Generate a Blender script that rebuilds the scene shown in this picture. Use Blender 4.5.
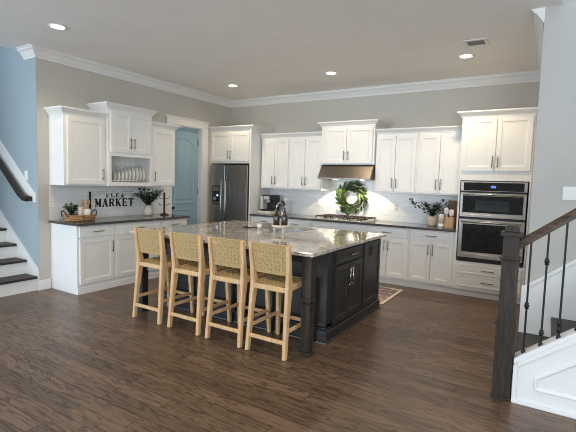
import bpy, bmesh, math, random
from mathutils import Vector, Matrix
random.seed(7)
for o in list(bpy.data.objects): bpy.data.objects.remove(o)
SC = bpy.context.scene
COL = SC.collection

# ------------------------------------------------------------------ camera
cam_d = bpy.data.cameras.new('camera')
cam = bpy.data.objects.new('camera', cam_d); COL.objects.link(cam)
F = Vector((-0.52222, 0.84908, -0.07961)).normalized()
R = Vector((0.85023, 0.52563, 0.02876)); R = (R - F*R.dot(F)).normalized()
U = R.cross(F)
cam.matrix_world = Matrix(((R.x, U.x, -F.x, 5.5158), (R.y, U.y, -F.y, -6.6921),
                           (R.z, U.z, -F.z, 1.4823), (0, 0, 0, 1)))
cam_d.sensor_width = 36; cam_d.lens = 423.94/576*36
cam_d.clip_start = .05
SC.camera = cam

# ------------------------------------------------------------------ light
SC.view_settings.view_transform = 'Standard'
SC.view_settings.look = 'None'
SC.view_settings.gamma = 1
SC.cycles.filter_width = 1.0
SC.view_settings.use_curve_mapping = False
SC.view_settings.exposure = 0.46
world = bpy.data.worlds.new('sky'); SC.world = world; world.use_nodes = True
bg = world.node_tree.nodes['Background']
bg.inputs['Color'].default_value = (.72, .86, 1, 1); bg.inputs['Strength'].default_value = .85

def area(name, loc, target, sx, sy, power, color):
    d = bpy.data.lights.new(name, 'AREA'); d.shape = 'RECTANGLE'; d.size = sx; d.size_y = sy
    d.energy = power; d.color = color
    o = bpy.data.objects.new(name, d); COL.objects.link(o); o.location = loc
    o.rotation_euler = (Vector(target)-Vector(loc)).to_track_quat('-Z', 'Y').to_euler()
    return o
area('window_light_rear', (-.6, -10.3, 1.5), (1.5, -1, 2.6), 3.8, 2.6, 170, (.80, .91, 1))
area('window_light_rear_right', (8.0, -10.3, 1.5), (3.5, -1, 2.6), 2.6, 2.6, 145, (.88, .95, 1))
area('window_light_stairs', (-3.4, -7.8, 2.4), (-.3, -3.5, 1.2), 2.4, 2.6, 70, (.25, .58, 1))
area('window_light_right', (9.0, -8.0, 2.2), (5.8, -2.6, 1.0), 2.2, 2.4, 18, (.92, .97, 1))

# ------------------------------------------------------------------ materials
def new_mat(name):
    m = bpy.data.materials.new(name); m.use_nodes = True
    return m, m.node_tree.nodes, m.node_tree.links, m.node_tree.nodes['Principled BSDF']
def plain(name, col, rough=.5, metal=0, var=.06, scale=12, bump=0, coat=0, spec=.5, trans=0, stretch=(1, 1, 1)):
    """paint or metal with a little procedural tone variation"""
    m, n, l, b = new_mat(name)
    b.inputs['Roughness'].default_value = rough; b.inputs['Metallic'].default_value = metal
    b.inputs['Coat Weight'].default_value = coat; b.inputs['Specular IOR Level'].default_value = spec
    b.inputs['Transmission Weight'].default_value = trans
    tc = n.new('ShaderNodeTexCoord'); mp = n.new('ShaderNodeMapping'); mp.inputs['Scale'].default_value = stretch
    l.new(tc.outputs['Object'], mp.inputs['Vector'])
    ns = n.new('ShaderNodeTexNoise'); ns.inputs['Scale'].default_value = scale; ns.inputs['Detail'].default_value = 4
    l.new(mp.outputs[0], ns.inputs['Vector'])
    cr = n.new('ShaderNodeValToRGB')
    a = [max(0, c*(1-var)) for c in col]; c2 = [min(1, c*(1+var)) for c in col]
    cr.color_ramp.elements[0].color = (*a, 1); cr.color_ramp.elements[0].position = .3
    cr.color_ramp.elements[1].color = (*c2, 1); cr.color_ramp.elements[1].position = .7
    l.new(ns.outputs[0], cr.inputs[0]); l.new(cr.outputs[0], b.inputs['Base Color'])
    if bump:
        bp = n.new('ShaderNodeBump'); bp.inputs['Strength'].default_value = bump; bp.inputs['Distance'].default_value = .01
        l.new(ns.outputs[0], bp.inputs['Height']); l.new(bp.outputs[0], b.inputs['Normal'])
    return m
def emit(name, col, strength):
    m, n, l, b = new_mat(name)
    b.inputs['Base Color'].default_value = (*col, 1)
    b.inputs['Emission Color'].default_value = (*col, 1); b.inputs['Emission Strength'].default_value = strength
    return m
def wood(name, c0, c1, axis='z', rough=.5, scale=14, coat=0, ratio=9):
    m, n, l, b = new_mat(name)
    b.inputs['Roughness'].default_value = rough; b.inputs['Coat Weight'].default_value = coat
    tc = n.new('ShaderNodeTexCoord'); mp = n.new('ShaderNodeMapping')
    s = [ratio]*3; s['xyz'.index(axis)] = 1
    mp.inputs['Scale'].default_value = s; l.new(tc.outputs['Object'], mp.inputs['Vector'])
    ns = n.new('ShaderNodeTexNoise'); ns.inputs['Scale'].default_value = scale/3; ns.inputs['Detail'].default_value = 6
    ns.inputs['Distortion'].default_value = .8
    l.new(mp.outputs[0], ns.inputs['Vector'])
    cr = n.new('ShaderNodeValToRGB')
    cr.color_ramp.elements[0].color = (*c0, 1); cr.color_ramp.elements[0].position = .35
    cr.color_ramp.elements[1].color = (*c1, 1); cr.color_ramp.elements[1].position = .65
    l.new(ns.outputs[0], cr.inputs[0]); l.new(cr.outputs[0], b.inputs['Base Color'])
    bp = n.new('ShaderNodeBump'); bp.inputs['Strength'].default_value = .15; bp.inputs['Distance'].default_value = .004
    l.new(ns.outputs[0], bp.inputs['Height']); l.new(bp.outputs[0], b.inputs['Normal'])
    return m
def floor_mat():
    m, n, l, b = new_mat('floor_oak_planks')
    tc = n.new('ShaderNodeTexCoord')
    br = n.new('ShaderNodeTexBrick'); br.offset = .37; br.offset_frequency = 2
    for k, v in (('Scale', 1), ('Mortar Size', .0022), ('Mortar Smooth', .2), ('Bias', 0), ('Brick Width', 1.15), ('Row Height', .125)):
        br.inputs[k].default_value = v
    br.inputs['Color1'].default_value = (0, 0, 0, 1); br.inputs['Color2'].default_value = (1, 1, 1, 1); br.inputs['Mortar'].default_value = (0, 0, 0, 1)
    l.new(tc.outputs['Object'], br.inputs['Vector'])
    # grain shifted per plank
    sep = n.new('ShaderNodeSeparateXYZ'); l.new(tc.outputs['Object'], sep.inputs[0])
    ad = n.new('ShaderNodeMath'); ad.operation = 'MULTIPLY_ADD'; ad.inputs[1].default_value = 17.0
    l.new(br.outputs['Color'], ad.inputs[0]); l.new(sep.outputs[2], ad.inputs[2])
    cmb = n.new('ShaderNodeCombineXYZ')
    for i, sc_ in ((0, 1.9), (1, 20.0)):
        mu = n.new('ShaderNodeMath'); mu.operation = 'MULTIPLY'; mu.inputs[1].default_value = sc_
        l.new(sep.outputs[i], mu.inputs[0]); l.new(mu.outputs[0], cmb.inputs[i])
    l.new(ad.outputs[0], cmb.inputs[2])
    ns = n.new('ShaderNodeTexNoise'); ns.inputs['Scale'].default_value = 1.0; ns.inputs['Detail'].default_value = 3; ns.inputs['Distortion'].default_value = .6
    l.new(cmb.outputs[0], ns.inputs['Vector'])
    # contour rings of the noise make the cathedral grain
    w = n.new('ShaderNodeMath'); w.operation = 'MULTIPLY'; w.inputs[1].default_value = 40.0; l.new(ns.outputs[0], w.inputs[0])
    sn = n.new('ShaderNodeMath'); sn.operation = 'SINE'; l.new(w.outputs[0], sn.inputs[0])
    cr = n.new('ShaderNodeValToRGB')
    cr.color_ramp.elements[0].color = (.074, .045, .028, 1); cr.color_ramp.elements[0].position = 0
    cr.color_ramp.elements[1].color = (.172, .110, .070, 1); cr.color_ramp.elements[1].position = .55
    mr = n.new('ShaderNodeMapRange'); mr.inputs[1].default_value = -1; mr.inputs[2].default_value = 1
    l.new(sn.outputs[0], mr.inputs[0]); l.new(mr.outputs[0], cr.inputs[0])
    tone = n.new('ShaderNodeValToRGB')
    tone.color_ramp.elements[0].color = (.74, .72, .70, 1); tone.color_ramp.elements[1].color = (1.2, 1.16, 1.12, 1)
    l.new(br.outputs['Color'], tone.inputs[0])
    mx = n.new('ShaderNodeMixRGB'); mx.blend_type = 'MULTIPLY'; mx.inputs[0].default_value = 1
    l.new(cr.outputs[0], mx.inputs[1]); l.new(tone.outputs[0], mx.inputs[2])
    gap = n.new('ShaderNodeMixRGB'); gap.inputs[2].default_value = (.02, .014, .01, 1)
    l.new(br.outputs['Fac'], gap.inputs[0]); l.new(mx.outputs[0], gap.inputs[1])
    l.new(gap.outputs[0], b.inputs['Base Color'])
    b.inputs['Roughness'].default_value = .33; b.inputs['Specular IOR Level'].default_value = .5
    bp = n.new('ShaderNodeBump'); bp.inputs['Strength'].default_value = .12; bp.inputs['Distance'].default_value = .004
    l.new(mr.outputs[0], bp.inputs['Height']); l.new(bp.outputs[0], b.inputs['Normal'])
    return m
def tile_mat(axes):
    m, n, l, b = new_mat('subway_tile_'+axes)
    tc = n.new('ShaderNodeTexCoord'); sep = n.new('ShaderNodeSeparateXYZ'); cmb = n.new('ShaderNodeCombineXYZ')
    l.new(tc.outputs['Object'], sep.inputs[0])
    for i, a in enumerate(axes): l.new(sep.outputs['xyz'.index(a)], cmb.inputs[i])
    br = n.new('ShaderNodeTexBrick')
    for k, v in (('Scale', 1), ('Mortar Size', .002), ('Mortar Smooth', .3), ('Brick Width', .152), ('Row Height', .076)): br.inputs[k].default_value = v
    br.inputs['Color1'].default_value = (.78, .79, .80, 1); br.inputs['Color2'].default_value = (.83, .84, .84, 1); br.inputs['Mortar'].default_value = (.62, .63, .63, 1)
    l.new(cmb.outputs[0], br.inputs['Vector']); l.new(br.outputs['Color'], b.inputs['Base Color'])
    b.inputs['Roughness'].default_value = .22
    bp = n.new('ShaderNodeBump'); bp.inputs['Strength'].default_value = .25; bp.inputs['Distance'].default_value = .002; bp.invert = True
    l.new(br.outputs['Fac'], bp.inputs['Height']); l.new(bp.outputs[0], b.inputs['Normal'])
    return m
def granite_mat():
    m, n, l, b = new_mat('island_granite')
    tc = n.new('ShaderNodeTexCoord')
    n1 = n.new('ShaderNodeTexNoise'); n1.inputs['Scale'].default_value = 7; n1.inputs['Detail'].default_value = 8; n1.inputs['Distortion'].default_value = 1.2
    l.new(tc.outputs['Object'], n1.inputs['Vector'])
    cr = n.new('ShaderNodeValToRGB'); e = cr.color_ramp.elements
    e[0].position = .30; e[0].color = (.40, .36, .31, 1); e[1].position = .70; e[1].color = (.78, .73, .66, 1)
    x = e.new(.5); x.color = (.56, .51, .44, 1)
    l.new(n1.outputs[0], cr.inputs[0])
    n2 = n.new('ShaderNodeTexNoise'); n2.inputs['Scale'].default_value = 85; n2.inputs['Detail'].default_value = 3
    l.new(tc.outputs['Object'], n2.inputs['Vector'])
    c2 = n.new('ShaderNodeValToRGB'); c2.color_ramp.elements[0].position = .38; c2.color_ramp.elements[0].color = (.25, .24, .23, 1)
    c2.color_ramp.elements[1].position = .55; c2.color_ramp.elements[1].color = (1, 1, 1, 1)
    l.new(n2.outputs[0], c2.inputs[0])
    mx = n.new('ShaderNodeMixRGB'); mx.blend_type = 'MULTIPLY'; mx.inputs[0].default_value = .8
    l.new(cr.outputs[0], mx.inputs[1]); l.new(c2.outputs[0], mx.inputs[2]); l.new(mx.outputs[0], b.inputs['Base Color'])
    b.inputs['Roughness'].default_value = .07; b.inputs['Specular IOR Level'].default_value = .6
    return m
def rug_mat():
    m, n, l, b = new_mat('rug_faded_pattern')
    tc = n.new('ShaderNodeTexCoord')
    v = n.new('ShaderNodeTexVoronoi'); v.inputs['Scale'].default_value = 11; l.new(tc.outputs['Object'], v.inputs['Vector'])
    ns = n.new('ShaderNodeTexNoise'); ns.inputs['Scale'].default_value = 26; ns.inputs['Detail'].default_value = 5; l.new(tc.outputs['Object'], ns.inputs['Vector'])
    ad = n.new('ShaderNodeMath'); ad.operation = 'ADD'; l.new(v.outputs['Distance'], ad.inputs[0]); l.new(ns.outputs[0], ad.inputs[1])
    cr = n.new('ShaderNodeValToRGB'); e = cr.color_ramp.elements
    e[0].position = .55; e[0].color = (.30, .10, .08, 1); e[1].position = 1.0; e[1].color = (.20, .17, .19, 1)
    x = e.new(.72); x.color = (.62, .48, .42, 1); x = e.new(.85); x.color = (.45, .23, .19, 1)
    l.new(ad.outputs[0], cr.inputs[0]); l.new(cr.outputs[0], b.inputs['Base Color']); b.inputs['Roughness'].default_value = .95
    return m
def weave_mat():
    m, n, l, b = new_mat('seagrass_weave')
    tc = n.new('ShaderNodeTexCoord'); ns = n.new('ShaderNodeTexNoise'); ns.inputs['Scale'].default_value = 90; ns.inputs['Detail'].default_value = 4
    l.new(tc.outputs['Object'], ns.inputs['Vector'])
    cr = n.new('ShaderNodeValToRGB')
    cr.color_ramp.elements[0].color = (.37, .245, .10, 1); cr.color_ramp.elements[0].position = .3
    cr.color_ramp.elements[1].color = (.55, .39, .175, 1); cr.color_ramp.elements[1].position = .7
    l.new(ns.outputs[0], cr.inputs[0]); l.new(cr.outputs[0], b.inputs['Base Color']); b.inputs['Roughness'].default_value = .8
    return m
M = dict(
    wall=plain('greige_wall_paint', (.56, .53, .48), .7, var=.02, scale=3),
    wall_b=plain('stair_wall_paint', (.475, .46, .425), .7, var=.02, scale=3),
    wall_s=plain('left_stair_wall_daylit_blue', (.34, .415, .46), .7, var=.02, scale=3),  # greige wall with the blue of cool daylight put into its colour
    ceil=plain('ceiling_paint', (.90, .875, .845), .8, var=.02, scale=3),
    trim=plain('trim_white', (.80, .80, .79), .4, var=.02, scale=4),
    cab=plain('cabinet_white', (.86, .86, .845), .35, var=.02, scale=4),
    door=plain('door_blue', (.29, .44, .54), .45, var=.04, scale=3),
    dark=plain('island_charcoal', (.016, .0165, .018), .36, var=.2, scale=6),
    counter=plain('dark_counter', (.085, .078, .075), .12, var=.25, scale=60),
    steel=plain('stainless', (.62, .60, .57), .30, 1, var=.06, scale=5, stretch=(1, 1, 30)),
    blacksteel=plain('black_stainless', (.27, .255, .245), .28, 1, var=.10, scale=4, stretch=(12, 12, .6)),
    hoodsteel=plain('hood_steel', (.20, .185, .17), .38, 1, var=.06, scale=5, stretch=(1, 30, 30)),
    castiron=plain('cast_iron', (.022, .013, .010), .5, var=.2),
    chrome=plain('brushed_nickel', (.50, .48, .45), .25, 1, var=.05),
    pull=plain('dark_nickel_pull', (.24, .23, .22), .3, 1, var=.05),
    glass=plain('black_glass', (.012, .014, .016), .06, var=.1),
    glass2=plain('oven_window_glass', (.035, .045, .05), .15, var=.1),
    black=plain('matte_black', (.015, .015, .016), .5, var=.2),
    iron=plain('black_iron', (.012, .012, .013), .45, .3, var=.2),
    walnut=wood('newel_stain', (.014, .010, .007), (.040, .027, .019), 'z', .5, 16),
    rail=wood('handrail_stain', (.035, .021, .013), (.10, .062, .040), 'x', .3, 16),
    tread=wood('tread_stain', (.018, .013, .011), (.05, .036, .027), 'y', .5, 14),
    darkrail=wood('dark_handrail', (.010, .008, .007), (.024, .019, .016), 'x', .5, 14),
    stool=wood('pale_stool_wood', (.56, .33, .145), (.76, .51, .27), 'z', .5, 20),
    weave=weave_mat(), floor=floor_mat(), tx=tile_mat('xz'), ty=tile_mat('yz'), granite=granite_mat(), rug=rug_mat(),
    rugedge=plain('rug_border', (.66, .60, .52), .95, var=.2, scale=40),
    plate=plain('plate_glaze', (.80, .80, .76), .2, var=.03),
    sign=plain('weathered_white_board', (.76, .77, .75), .8, var=.22, scale=9, stretch=(1, 1, 4)),
    ink=plain('sign_black_paint', (.012, .013, .014), .7, var=.3, scale=30),
    leaf=plain('magnolia_leaf', (.034, .062, .016), .35, var=.6, scale=9),
    leafd=plain('dark_leaf', (.018, .050, .022), .45, var=.5, scale=20),
    leafg=plain('eucalyptus_leaf', (.035, .065, .035), .5, var=.6, scale=16),
    stem=plain('twig_brown', (.06, .04, .025), .8, var=.3),
    basket=plain('wicker', (.38, .22, .11), .8, var=.5, scale=60, bump=.8),
    cream=plain('cream_ceramic', (.74, .68, .56), .4, var=.08),
    white=plain('white_ceramic', (.82, .82, .80), .3, var=.03),
    terracotta=plain('blush_pot', (.72, .55, .42), .6, var=.1),
    woodlt=wood('utensil_wood', (.42, .24, .11), (.62, .40, .21), 'z', .55, 30),
    woodmd=wood('warm_board_wood', (.16, .07, .025), (.30, .14, .05), 'z', .45, 20),
    mug=plain('rusty_brown_iron', (.075, .03, .02), .5, .3, var=.4),
    amber=plain('amber_glass', (.025, .009, .004), .08, var=.2, coat=.5),
    tray=plain('whitewashed_wood', (.72, .66, .56), .6, var=.12, scale=30),
    pinkw=plain('utensil_head', (.72, .66, .66), .5, var=.08),
    can=emit('downlight_glow', (1, .90, .72), 14), hoodlamp=emit('hood_lamp_glow', (1, .86, .62), 12),
    led=emit('display_blue', (.08, .16, .6), .9), glint=emit('dispenser_glint', (.45, .62, 1), 1.1),
    grille=plain('vent_shadow', (.24, .22, .20), .7, var=.1),
    grey=plain('grey_plastic', (.58, .59, .60), .35, var=.05),
    plastic=plain('white_plastic', (.80, .80, .78), .4, var=.02),
)

# ------------------------------------------------------------------ geometry helpers
class MB:
    def __init__(s): s.v = []; s.f = []; s.smooth = []
    def add(s, vs, fs, smooth=False):
        o = len(s.v); s.v += [tuple(v) for v in vs]
        for f in fs: s.f.append([i+o for i in f]); s.smooth.append(smooth)
        return s
    def box(s, x0, x1, y0, y1, z0, z1):
        vs = [(x, y, z) for z in (z0, z1) for y in (y0, y1) for x in (x0, x1)]
        return s.add(vs, [(0, 2, 3, 1), (4, 5, 7, 6), (0, 1, 5, 4), (2, 6, 7, 3), (0, 4, 6, 2), (1, 3, 7, 5)])
    def prism(s, pts, axis, a, b):
        """pts: 2D outline in the two other axes (in order), extruded along axis from a to b"""
        n = len(pts); k = 'xyz'.index(axis); vs = []
        for t in (a, b):
            for p in pts:
                q = list(p); q.insert(k, t); vs.append(q)
        return s.add(vs, [tuple(range(n))[::-1], tuple(range(n, 2*n))] + [(i, (i+1) % n, n+(i+1) % n, n+i) for i in range(n)])
    def rings(s, rings, cap0=False, cap1=True, smooth=False):
        n = len(rings[0]); vs = [p for r in rings for p in r]; fs = []
        for k in range(len(rings)-1):
            for i in range(n):
                j = (i+1) % n; fs.append((k*n+i, k*n+j, (k+1)*n+j, (k+1)*n+i))
        if cap0: fs.append(tuple(range(n))[::-1])
        if cap1: m = (len(rings)-1)*n; fs.append(tuple(range(m, m+n)))
        return s.add(vs, fs, smooth)
    def panel(s, x0, x1, z0, z1, prof, back):
        """front face looking towards -y; prof = [(inset, y)], back = y of the rear"""
        def rr(i, y): return [(x0+i, y, z0+i), (x1-i, y, z0+i), (x1-i, y, z1-i), (x0+i, y, z1-i)]
        return s.rings([rr(0, back)] + [rr(i, y) for i, y in prof], cap0=True)
    def lathe(s, prof, c=(0, 0, 0), n=20, axis='z', smooth=True):
        rr = []
        for r, h in prof:
            ring = []
            for i in range(n):
                a = 2*math.pi*i/n; u, w = r*math.cos(a), r*math.sin(a)
                p = {'z': (u, w, h), 'y': (u, -h, w), 'x': (h, u, w)}[axis]
                ring.append((p[0]+c[0], p[1]+c[1], p[2]+c[2]))
            rr.append(ring)
        return s.rings(rr, cap0=prof[0][0] > 1e-5, cap1=prof[-1][0] > 1e-5, smooth=smooth)
    def tube(s, pts, rad, n=8, square=False, up=(0, 0, 1), smooth=True):
        """rad: a number, or one (ru, rv) or number per point"""
        pts = [Vector(p) for p in pts]; rr = []; N = len(pts)
        for i, p in enumerate(pts):
            d = ((pts[min(i+1, N-1)]-p).normalized() if i < N-1 else Vector((0, 0, 0))) + ((p-pts[i-1]).normalized() if i > 0 else Vector((0, 0, 0)))
            d.normalize(); u0 = Vector(up)
            if abs(d.dot(u0)) > .97: u0 = Vector((0, 1, 0)) if abs(d.y) < .9 else Vector((1, 0, 0))
            a = d.cross(u0).normalized(); b = a.cross(d).normalized()
            r = rad[i] if isinstance(rad, list) else rad
            ru, rv = r if isinstance(r, tuple) else (r, r)
            ring = []
            if square:
                c = .25
                for (x, y) in ((1-c, -1), (1, -1+c), (1, 1-c), (1-c, 1), (-1+c, 1), (-1, 1-c), (-1, -1+c), (-1+c, -1)):
                    ring.append(tuple(p+a*(x*ru)+b*(y*rv)))
            else:
                for k in range(n):
                    t = 2*math.pi*k/n; ring.append(tuple(p+a*(ru*math.cos(t))+b*(rv*math.sin(t))))
            rr.append(ring)
        return s.rings(rr, cap0=True, cap1=True, smooth=smooth and not square)
    def mould(s, path, prof, closed=False):
        """profile [(out, z)] swept along a flat path with mitres; 'out' is to the right of travel"""
        P = [Vector((p[0], p[1])) for p in path]; N = len(P); rr = []
        def nrm(a, b): d = (b-a).normalized(); return Vector((d.y, -d.x))
        for i, p in enumerate(P):
            if closed or 0 < i < N-1:
                n1 = nrm(P[i-1], p); n2 = nrm(p, P[(i+1) % N]); m = (n1+n2)/(1+n1.dot(n2))
            else: m = nrm(p, P[1]) if i == 0 else nrm(P[-2], p)
            rr.append([(p.x+m.x*o, p.y+m.y*o, z) for o, z in prof])
        if closed: rr.append(rr[0])
        return s.rings(rr, cap0=not closed, cap1=not closed)
    def leaf(s, base, d, up, L, w, bend=.15, seg=4):
        base = Vector(base); d = Vector(d).normalized(); side = d.cross(Vector(up))
        if side.length < 1e-3: side = d.cross(Vector((1, .3, 0)))
        side.normalize(); nn = side.cross(d).normalized(); vs = []; fs = []
        for i in range(seg+1):
            t = i/seg; ww = w*math.sin(math.pi*(.06+.9*t))**.8*.5 if i < seg else .0006
            c = base+d*(L*t)-nn*(bend*L*t*t)
            vs += [c-side*ww+nn*(ww*.25), c, c+side*ww+nn*(ww*.25)]
        for i in range(seg):
            a = i*3; fs += [(a, a+1, a+4, a+3), (a+1, a+2, a+5, a+4)]
        o = len(vs); vs += [v-nn*.0012 for v in vs]
        fs += [tuple(q+o for q in f)[::-1] for f in fs]
        return s.add(vs, fs, True)
    def build(s, name, mat, parent=None, bevel=0, loc=None):
        me = bpy.data.meshes.new(name); me.from_pydata(s.v, [], s.f); me.update()
        bm = bmesh.new(); bm.from_mesh(me); bmesh.ops.recalc_face_normals(bm, faces=bm.faces); bm.to_mesh(me); bm.free()
        for p, sm in zip(me.polygons, s.smooth): p.use_smooth = sm
        me.materials.append(mat if not isinstance(mat, str) else M[mat])
        o = bpy.data.objects.new(name, me); COL.objects.link(o)
        if parent: o.parent = parent
        if loc: o.location = loc
        if bevel:
            b = o.modifiers.new('bevel', 'BEVEL'); b.width = bevel; b.segments = 2; b.limit_method = 'ANGLE'; b.angle_limit = .6
        return o
def tag(o, label, cat, group=None):
    o['label'] = label; o['category'] = cat
    if group: o['group'] = group
    return o
def thing(name, label, cat, loc=(0, 0, 0), rz=0, group=None):
    o = bpy.data.objects.new(name, None); COL.objects.link(o); o.empty_display_size = .1
    o.location = loc; o.rotation_euler = (0, 0, rz)
    return tag(o, label, cat, group)
def struct(mb, name, mat, bevel=0):
    o = mb.build(name, mat, None, bevel); o['kind'] = 'structure'; return o
def copy_tree(o, parent=None):
    kids = [k for k in bpy.data.objects if k.parent == o]
    c = o.copy(); COL.objects.link(c)
    if parent: c.parent = parent
    for k in kids: copy_tree(k, c)
    return c
B = lambda *a: MB().box(*a)
PI = math.pi

# ------------------------------------------------------------------ the setting
H = 3.05
YE = -3.78            # outer corner where the left wall meets the stair wall
XR = 5.375            # right wall plane
YR = -2.32            # wall behind the right stairs
struct(B(-3.2, 9.5, -12, .3, -.12, 0), 'floor', 'floor')
ce = MB(); ce.box(-.36, 5.5, -4.95, 0.12, H, H+.3); ce.box(-.36, 9.5, -12, -4.95, H, H+.3); struct(ce, 'ceiling', 'ceil')
struct(B(-.12, XR+.12, 0, .12, 0, H), 'wall_back', 'wall')
wl = MB(); wl.box(-.12, 0, -1.56, -.81, 2.41, H); wl.box(-.12, 0, YE+.0032, -1.56, 0, H); wl.box(-.12, 0, -.81, 0, 0, H)
struct(wl, 'wall_left', 'wall')
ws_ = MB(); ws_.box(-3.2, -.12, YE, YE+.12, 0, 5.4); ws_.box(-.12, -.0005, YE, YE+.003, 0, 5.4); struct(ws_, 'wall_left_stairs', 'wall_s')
struct(B(-3.2, -.75, -5.22, -5.10, 0, 5.4), 'wall_left_light_block', 'wall_s')  # unseen wall, added to keep rear light off the stair wall
struct(B(XR, XR+.12, YR+.12, 0, 0, H), 'wall_right', 'wall')
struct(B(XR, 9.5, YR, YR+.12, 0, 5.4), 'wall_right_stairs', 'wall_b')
struct(B(1.5, 6.4, -10.6, -10.48, 0, H), 'wall_rear', 'wall')
# trim: crown moulding round the ceiling
cp = [(0, H-.125), (.012, H-.125), (.016, H-.105), (.03, H-.09), (.06, H-.045), (.085, H-.03), (.09, H-.012), (.105, H-.01), (.105, H), (0, H)]
struct(MB().mould([(-.26, YE), (0, YE), (0, 0), (XR, 0), (XR, YR-.004)], cp), 'trim_1', 'trim')
# backsplashes
struct(B(0, .008, -3.64, -1.60, .90, 1.37), 'trim_2', 'ty')
tb = MB(); tb.box(.98, 4.46, -.008, 0, .90, 1.37); tb.box(2.245, 3.165, -.008, 0, 1.37, 1.62); struct(tb, 'trim_3', 'tx')
# door casing and jamb
dc = MB()
for y0, y1 in ((-.81, -.68), (-1.69, -1.56)): dc.box(0, .02, y0, y1, 0, 2.52)
dc.box(0, .022, -1.69, -.68, 2.41, 2.52); dc.box(0, .03, -1.705, -.665, 2.52, 2.545)
struct(dc, 'trim_4', 'trim', .003)
jb = MB(); jb.box(-.13, 0, -.825, -.81, 0, 2.41); jb.box(-.13, 0, -1.56, -1.545, 0, 2.41); jb.box(-.13, 0, -1.545, -.825, 2.395, 2.41); struct(jb, 'trim_5', 'trim')
# blue door, closed in the opening, local x -> world y
dr = bpy.data.objects.new('door_1', None); COL.objects.link(dr); dr.location = (-.09, -1.542, .008); dr.rotation_euler = (0, 0, PI/2); dr['kind'] = 'structure'
W_, Hd = .714, 2.38
B(0, W_, 0, .04, 0, Hd).build('door_slab', 'door', dr, .003)
for z0, z1, arch in ((.20, .92, 0), (1.05, 2.20, .13)):
    pts = [(.11, z0), (W_-.11, z0), (W_-.11, z1-arch)]
    if arch:
        for k in range(1, 12):
            t = k/12; x = W_-.11-(W_-.22)*t; pts.append((x, z1-arch+arch*math.sin(PI*t)**.8))
    pts.append((.11, z1-arch))
    cx = sum(p[0] for p in pts)/len(pts); cz = (z0+z1)/2
    def sc(k, y): return [((x-cx)*(1-k/.25)+cx, y, (z-cz)*(1-k/.5)+cz) for x, z in pts]
    mb = MB(); mb.rings([sc(-.012, .0), sc(-.008, -.012), sc(.006, -.012), sc(.016, -.003), sc(.045, -.003), sc(.06, -.009)], cap0=True)
    mb.build('door_panel', 'door', dr)
kb = MB(); kb.lathe([(.03, 0), (.03, .008), (.011, .012), (.011, .04), (.026, .048), (.028, .062), (.018, .074), (0, .076)], (.065, 0, .97), 16, 'y'); kb.build('door_knob', 'iron', dr)
for z in (.25, 1.25, 2.15): B(W_-.016, W_+.006, -.008, .004, z-.05, z+.05).build('hinge', 'pull', dr)
# baseboards
def bb(name, x0, x1, y0, y1):
    m = MB(); m.box(x0, x1, y0, y1, 0, .13); struct(m, name, 'trim', .004)
bb('baseboard_left', 0, .016, YE-.016, -3.645)
bb('baseboard_left_corner', -.045, 0, YE-.016, YE)
bb('baseboard_door', 0, .016, -.68, -.62)

# ------------------------------------------------------------------ stairs on the left
st = thing('staircase', 'white stairs with dark wooden treads climbing off the left edge', 'stairs', (-.03, YE-.022, 0))
RI, RU = .186, .252
for i in range(9):
    x = -i*RU; z = i*RI
    B(x-.03, x, -1.25, 0, 0 if i == 0 else z-.0, z+RI-.032).build('riser', 'trim', st)
    B(x-RU-.02, x+.028, -1.25, 0, z+RI-.032, z+RI).build('tread', 'tread', st, .008)
B(-9*RU, -.02, -1.25, -1.23, 0, .12).build('side_board', 'trim', st)
sk = MB(); s0 = RI/RU
sk.prism([(.03, 0), (.03, .27), (-2.3, .27+s0*2.33), (-2.3, .0+s0*2.0), (-.3, 0)], 'y', .0, .02); sk.build('skirt_board', 'trim', st)
# handrail on its backing board
hr = thing('wall_handrail', 'dark handrail on a white sloping board on the left stair wall', 'handrail', (-.03, YE, 1.13))
sl = .80
bd = MB(); bd.prism([(0, 0), (0, .07), (-.02, .085), (-2.2, .085+sl*2.18), (-2.2, sl*2.2-.33), (-.42, .0)], 'y', -.018, -.001)
bd = MB(); bd.prism([(-.005, 0), (-.005, .10), (-2.2, .10+sl*2.2), (-2.2, -.20+sl*2.2), (-.25, 0)], 'y', -.018, -.001)
bd.build('backing_board', 'trim', hr, .003)
ra = MB(); ra.tube([(-.085, -.075, .045), (-.17, -.075, .055), (-.26, -.075, .10), (-2.2, -.075, .10+sl*1.94)], [(.028, .034)]*4, square=True)
ra.box(-.125, -.075, -.10, -.018, .015, .075); ra.build('rail', 'darkrail', hr)
for x in (-.5, -1.5):
    b = MB(); b.tube([(x, -.018, .02+sl*(-x-.26)), (x, -.06, .03+sl*(-x-.26)), (x, -.075, .08+sl*(-x-.26))], .008); b.build('bracket', 'iron', hr)
def switch(name, label, x, y, z, w=.075):
    t = thing(name, label, 'switch' if 'switch' in name else 'outlet', (x, y, z))
    B(-w/2, w/2, -.007, -.0005, -.058, .058).build('cover_plate', 'plastic', t, .002)
    n = 2 if w > .1 else 1
    for k in range(n):
        o = (k-(n-1)/2)*.046
        if 'switch' in name: B(o-.015, o+.015, -.011, -.007, -.032, .032).build('rocker', 'plastic', t, .002)
        else:
            for zz in (-.024, .024):
                m = MB(); m.lathe([(.016, 0), (.016, .003)], (o, -.007, zz), 14, 'y'); m.build('socket', 'plastic', t)
    return t
switch('light_switch', 'white light switch plate on the blue lit left stair wall', -.27, YE, 1.475)
switch('light_switch', 'white double light switch plate on the wall above the right stair rail', 5.668, YR, 1.455, .12)

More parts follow.
